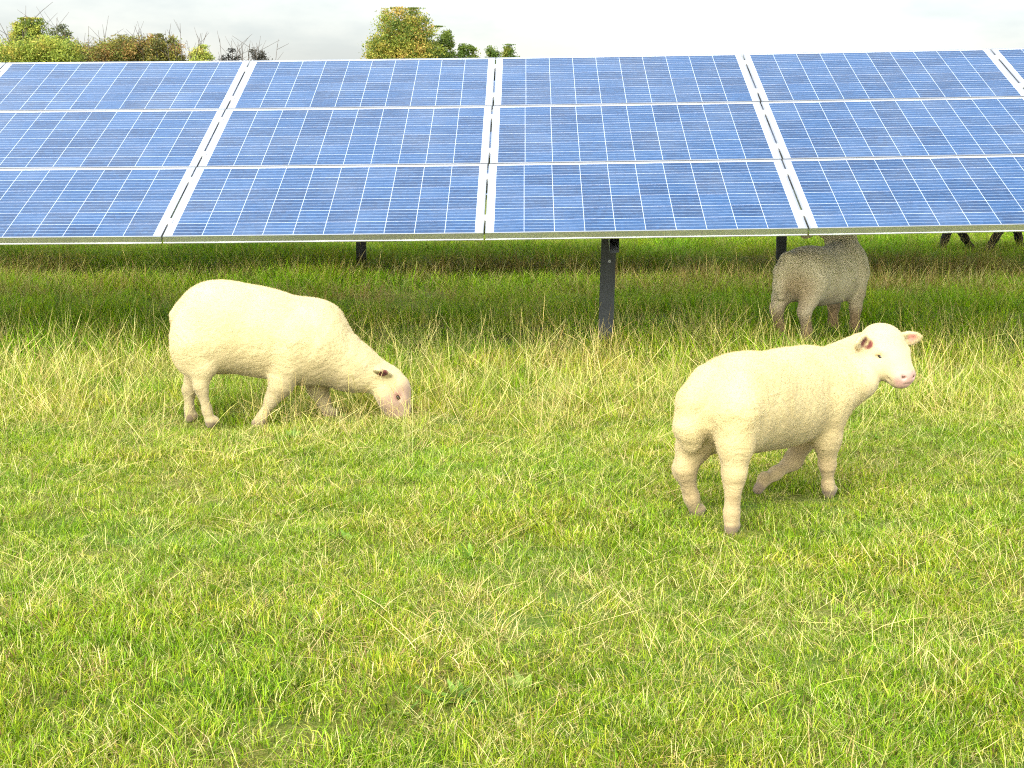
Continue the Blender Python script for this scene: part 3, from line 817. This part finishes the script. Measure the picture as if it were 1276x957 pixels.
if exec_grass:
    TURF = tuft_set('turf_tuft', [make_tuft(78, .078, (.014, .048), (.0014, .0029), (.25, 1.45), (.1, 1.2), PAL_TURF, 10+i) for i in range(8)], M_GRASS)
    MIDT = tuft_set('mid_tuft', [make_tuft(40, .09, (.08, .20), (.003, .0052), (.05, .8), (.3, 1.3), PAL_MID, 30+i) for i in range(7)], M_GRASS)
    LUSH = tuft_set('lush_tuft', [make_tuft(52, .12, (.05, .17), (.0035, .0065), (.1, .9), (.3, 1.4), PAL_LUSH, 50+i) for i in range(7)], M_GRASS)
    LITTER = tuft_set('litter_tuft', [make_tuft(11, .10, (.05, .17), (.0010, .0021), (.95, 1.55), (-.4, .5), PAL_STRAW, 70+i, 4, .2) for i in range(8)], M_STRAW)
    STALK = tuft_set('stalk_tuft', [make_tuft(8, .10, (.14, .36), (.0013, .0022), (.05, 1.15), (-.1, .9), PAL_STRAW, 90+i, 5, .3, .5) for i in range(8)], M_STRAW)
    BROWN = tuft_set('brown_tuft', [make_tuft(26, .11, (.10, .30), (.0035, .006), (.05, .9), (.2, 1.1), PAL_BROWN, 110+i, 4) for i in range(6)], M_STRAW)
    band = lambda a, b, c, d: (lambda x, y: sstep(a, b, y+.5*(vnoise(x*.9, y*.9, 21)-.5))*(1-sstep(c, d, y+.9*(vnoise(x*.8, y*.8, 22)-.5))))
    patchy = lambda s_, f_, lo, hi: (lambda x, y: sstep(lo, hi, vnoise(x*f_+s_, y*f_, s_)))
    both = lambda f_, g_: (lambda x, y: f_(x, y)*g_(x, y))
    # short grazed turf in front
    Pt = points(2.3, 8.6, 420, lambda x, y: 1-.6*sstep(7.4, 8.6, y), 1)
    hole = patchy(31, 4.3, .12, .30)(Pt[:, 0], Pt[:, 1])
    Pt = Pt[rng.uniform(0, 1, len(Pt)) < .42+.58*hole]
    sz = .75+.8*vnoise(Pt[:, 0]*1.7, Pt[:, 1]*1.7, 33)*rng.uniform(.7, 1.2, len(Pt))
    scatter('short_grass', TURF, 8, Pt, sz)
    Pt = points(2.3, 8.6, 7, patchy(41, 1.2, .45, .75), 2)
    scatter('grass_clumps', MIDT, 7, Pt, rng.uniform(.35, .75, len(Pt)))
    Pt = points(2.3, 8.8, 250, lambda x, y: .30+.70*vnoise(x*1.1, y*1.1, 44), 3)
    scatter('straw_litter', LITTER, 8, Pt, rng.uniform(.6, 1.15, len(Pt)))
    WEED = tuft_set('weed', [make_tuft(9, .02, (.035, .075), (.018, .030), (.9, 1.35), (-.2, .5), [((.13, .22, .03), 3), ((.20, .29, .05), 2), ((.30, .26, .08), .6)], 130+i, 4, 1.0) for i in range(4)], M_GRASS)
    Pt = points(2.3, 7.5, 7, patchy(52, 1.3, .45, .7), 12)
    scatter('broad_leaved_weeds', WEED, 4, Pt, rng.uniform(.5, 1.1, len(Pt)))
    Pt = points(2.6, 7.3, 22, patchy(46, 1.0, .25, .7), 4)
    scatter('thin_stalks', STALK, 8, Pt, rng.uniform(.35, .7, len(Pt)), .4)
    # taller, half dry grass along the front of the panels
    Pt = points(6.3, 9.6, 120, band(7.1, 8.0, 9.0, 9.6), 5)
    scatter('tall_grass', MIDT, 7, Pt, rng.uniform(.40, .95, len(Pt)))
    Pt = points(6.0, 10.2, 120, lambda x, y: band(6.2, 7.3, 9.2, 10.0)(x, y)*(.35+.65*vnoise(x*1.6, y*1.6, 47)), 6)
    scatter('dry_stalks', STALK, 8, Pt, rng.uniform(.6, 1.15, len(Pt)), .2)
    # lush grass in the shelter of the panels
    Pt = points(8.6, 21.5, 120, lambda x, y: sstep(8.7, 9.5, y)*(.30+.70*sstep(.22, .5, vnoise(x*1.3, y*1.3, 48))), 7)
    sz = .45+1.0*vnoise(Pt[:, 0]*1.1, Pt[:, 1]*1.1, 49)*rng.uniform(.8, 1.2, len(Pt))
    scatter('lush_grass', LUSH, 7, Pt, sz)
    Pt = points(9.0, 17.5, 55, lambda x, y: .25+.75*vnoise(x*.7, y*.7, 50), 8)
    scatter('tall_stalks', STALK, 8, Pt, rng.uniform(.6, 1.1, len(Pt)), .25)
    Pt = points(10.5, 17, 75, lambda x, y: band(11.5, 12.6, 14.2, 15.2)(x, y)*sstep(.25, .6, vnoise(x*.9, y*1.2, 51)), 9)
    scatter('brown_grass', BROWN, 6, Pt, rng.uniform(.6, 1.1, len(Pt)))
# ------------------------------------------------------------------ trees beyond the arrays
def leaf_material(name):
    m, nt, out = new_mat(name); n = N(nt)
    at = n('ShaderNodeAttribute', attribute_name='col')
    d = n('ShaderNodeBsdfPrincipled', {'Base Color': at.outputs['Color'], 'Roughness': .6})
    d.inputs['Specular IOR Level'].default_value = .2
    tr = n('ShaderNodeBsdfTranslucent', {'Color': at.outputs['Color']})
    mx = n('ShaderNodeMixShader', {0: .3, 1: d.outputs[0], 2: tr.outputs[0]})
    nt.links.new(mx.outputs[0], out.inputs[0]); return m
M_LEAF = leaf_material('leaves')
M_BARK = simple_mat('bark', (.075, .060, .045), .9, 0., .3, 6.)

def branch_skeleton(r_, h, spread, nl, twigs, lean=(0, 0)):
    """trunk, limbs and twigs as poly-lines with radii"""
    out = []
    tr = [np.array([lean[0]*t*h, lean[1]*t*h, h*.62*t])+np.append(r_.normal(0, .02*h, 2)*t, 0) for t in np.linspace(0, 1, 5)]
    rad = np.linspace(.022*h+.02, .010*h+.01, 5)
    out.append((np.array(tr), rad)); tips = []
    for i in range(nl):
        t = r_.uniform(.25, 1.0); b = np.array(tr[0])+(np.array(tr[-1])-tr[0])*t
        az = i*2.4+r_.uniform(-.4, .4); el = r_.uniform(.35, 1.3)
        L_ = spread*r_.uniform(.6, 1.05)*(1.1-.25*t)
        d = np.array([math.cos(az)*math.cos(el), math.sin(az)*math.cos(el), math.sin(el)])
        P_ = [b]
        for k in range(4):
            d = unit(d+r_.normal(0, .16, 3)+np.array([0, 0, .10])); P_.append(P_[-1]+d*L_/4)
        r0 = rad[0]*(.55-.2*t)
        out.append((np.array(P_), np.linspace(r0, r0*.3, 5)))
        for q in range(twigs):
            s_ = P_[1+q % 4]; d2 = unit(d+r_.normal(0, .75, 3)+np.array([0, 0, .3])); Lt = L_*r_.uniform(.3, .65)
            Tq = [s_, s_+d2*Lt*.5, s_+unit(d2+r_.normal(0, .25, 3)+np.array([0, 0, .2]))*Lt]
            out.append((np.array(Tq), np.array([r0*.28, r0*.2, .006]))); tips.append(Tq[-1])
        tips.append(P_[-1])
    return out, np.array(tips)

def tree(name, label, cat, u, vtop, D, width_px, pal, seed, nleaf=6000, leaf=.14, nl=14, twigs=6, dens=1.0, lean=(0, 0), squash=1.0, group='trees and bushes on the skyline beyond the panels', bare=0.0, hollow=.15, boxy=False):
    r_ = np.random.default_rng(seed)
    p = at_depth(u, vtop, D); h = p[2]; half = width_px/2/F_PX*D
    root = empty(name, (p[0], D, 0)); tag(root, label, cat, group)
    sk, tips = branch_skeleton(r_, h*.9, min(half*1.1, h*.62), nl, twigs, lean)
    mb = MB()
    for P_, rad in sk: mb.tube(P_, rad, 5)
    if bare:
        for _ in range(int(bare)):
            x = r_.normal(0, half*.55); y = r_.normal(0, half*.5); z0 = h*r_.uniform(.45, .8)
            top = np.array([x*1.25+r_.normal(0, .12), y*1.2, h*r_.uniform(.82, 1.12)])
            mid = np.array([x, y, z0])*.5+top*.5+r_.normal(0, .08, 3)
            mb.tube([(x*.7, y*.7, z0*.6), mid, top], [.022, .013, .006], 4)
            for _k in range(3):
                s_ = mid+(top-mid)*r_.uniform(0, .8); mb.tube([s_, s_+np.array([r_.normal(0, .35), r_.normal(0, .35), r_.uniform(.2, .7)])], [.009, .005], 4)
    tr = mb.build('trunk', M_BARK, root, True)
    if nleaf:
        # clumps of leaves spread through the crown's volume
        leaf *= .44; nleaf = int(nleaf*4.6); nc = max(60, int(nleaf/140)); zc0 = h*.52
        ph = r_.uniform(0, 2*np.pi, nc); ct = r_.uniform(-.85, 1, nc); rr = (hollow+(1-hollow)*r_.uniform(0, 1, nc)**.5)
        lob = 1+.09*np.sin(ph*3+seed)+.08*np.sin(ph*5+ct*4+seed*2)+r_.normal(0, .05, nc)
        st_ = np.sqrt(1-ct**2)
        cx = half*.92*rr*st_*np.cos(ph)*lob; cy_ = half*.85*rr*st_*np.sin(ph)*lob
        cz = zc0+(h*.46*squash)*rr*ct*(1+.07*np.sin(ph*4+seed))
        if boxy:                                            # a hedge: long, with an uneven flat top
            cx = r_.uniform(-half, half, nc); cy_ = r_.uniform(-1.2, 1.2, nc)
            cz = h*(.93+.06*np.sin(cx*2.1+seed)*np.sin(cx*.9+1))*np.sqrt(r_.uniform(.25, 1, nc))
        cz = cz*(h*.93/np.percentile(cz, 97))
        cs = np.maximum(r_.uniform(.12, .27, nc)*min(half*.9, 1.6), .16)
        ci = r_.integers(0, nc, nleaf)
        q = r_.normal(0, 1, (nleaf, 3))*.55
        C0 = np.stack([cx, cy_, cz], 1)[ci]+q*cs[ci][:, None]*np.array([1, 1, .8])
        C0[:, 2] = np.clip(C0[:, 2], .1, h*1.02)
        a = r_.normal(0, 1, (nleaf, 3)); a /= np.linalg.norm(a, axis=1)[:, None]
        b = np.cross(a, r_.normal(0, 1, (nleaf, 3))); b /= np.linalg.norm(b, axis=1)[:, None]
        sz = leaf*r_.uniform(.55, 1.25, (nleaf, 1))
        V_ = np.stack([C0-a*sz*.6, C0+b*sz*.33, C0+a*sz*.6, C0-b*sz*.33], 1).reshape(-1, 3)
        Q_ = np.arange(nleaf*4).reshape(-1, 4)
        wts = np.array([w_ for _, w_ in pal], float); wts /= wts.sum()
        cc = r_.choice(len(pal), nc, p=wts)[ci]; mixm = r_.uniform(0, 1, nleaf) < .14
        cc = np.where(mixm, r_.choice(len(pal), nleaf, p=wts), cc)
        C = np.array([c_ for c_, _ in pal])[cc]*r_.uniform(.82, 1.18, (nleaf, 1))
        me = mesh_np('crown', V_, Q_); set_col(me, 'col', np.repeat(C, 4, axis=0))
        obj('crown', me, M_LEAF, root)
    return root

YG = [((0.290, 0.318, 0.045), 4), ((0.219, 0.277, 0.039), 4), ((0.365, 0.307, 0.055), 2), ((0.098, 0.142, 0.023), 2)]
GOLD = [((0.334, 0.290, 0.049), 3), ((0.250, 0.286, 0.041), 4), ((0.408, 0.272, 0.063), 2), ((0.106, 0.150, 0.024), 3)]
DGREEN = [((0.075, 0.125, 0.019), 4), ((0.123, 0.173, 0.026), 3), ((0.193, 0.215, 0.035), 1.5)]
OLIVE = [((0.121, 0.143, 0.049), 3), ((0.176, 0.184, 0.061), 2), ((0.065, 0.079, 0.032), 3)]
RUST = [((0.238, 0.210, 0.040), 3), ((0.282, 0.174, 0.052), 2), ((0.170, 0.198, 0.036), 3), ((0.088, 0.088, 0.023), 1.5)]
LIME = [((0.416, 0.416, 0.085), 3), ((0.306, 0.350, 0.062), 3), ((0.435, 0.341, 0.096), 1)]
DARK = [((.035, .035, .03), 3), ((.06, .055, .04), 2)]
if 'notrees' not in FLAGS:
    tree('tree', 'large round tree with yellowing crown, rising behind the panels left of the middle', 'tree', 500, 14, 72, 96, GOLD, 3, 21000, .18, 18, 7)
    tree('tree', 'darker green tree close against the right side of the large yellowing tree', 'tree', 546, 36, 74, 52, DGREEN, 4, 7000, .18, 12, 6)
    tree('bush', 'low dark bush right of the dark green tree, left of the two round bushes', 'bush', 582, 57, 74, 38, DGREEN, 5, 7000, .18, 8, 4)
    tree('bush', 'small round dark bush just left of the panel seam', 'bush', 612, 59, 74, 22, DGREEN, 6, 5500, .17, 7, 4)
    tree('bush', 'small round dark bush just right of the panel seam', 'bush', 633, 58, 74, 26, DGREEN, 7, 6500, .17, 7, 4)
    tree('tree', 'bare tree with leaning grey branches at the left edge of the photo', 'tree', -8, -6, 66, 130, OLIVE, 8, 0, .15, 12, 11, lean=(.10, 0))
    tree('tree', 'rounded yellow green tree at the far left of the skyline', 'tree', 38, 27, 66, 68, YG, 9, 20000, .18, 15, 6)
    tree('tree', 'sparse grey green tree with sky showing through, beside the rounded yellow green tree', 'tree', 74, 32, 69, 48, OLIVE, 10, 3200, .17, 14, 8, bare=10)
    tree('hedge', 'long olive brown hedge section with bare shoots on top, at left', 'hedge', 112, 48, 68, 110, RUST, 11, 18000, .17, 14, 5, bare=26, boxy=True)
    tree('hedge', 'yellowish low hedge at the foot of the left trees', 'hedge', 24, 48, 62, 130, YG, 18, 18000, .17, 14, 5, bare=6, boxy=True)
    tree('bush', 'thin pale bush in the gap between hedge and dark topped tree', 'bush', 156, 55, 68, 26, LIME, 12, 1400, .16, 8, 6, bare=10)
    tree('tree', 'dark topped tree with rusty lower leaves and bare twigs, left skyline', 'tree', 196, 46, 68, 74, RUST, 13, 14000, .18, 14, 8, bare=24)
    tree('bush', 'small bright lime yellow bush on the left skyline', 'bush', 250, 59, 68, 34, LIME, 14, 7000, .16, 8, 5, bare=6)
    tree('bush', 'dark nearly leafless bush right of the lime bush', 'bush', 284, 64, 70, 40, DARK, 15, 1500, .16, 9, 7, bare=8)
    tree('bush', 'dark scrubby bush with bare twigs behind the left panel seam', 'bush', 316, 61, 70, 46, DARK, 16, 1500, .16, 9, 7, bare=12)
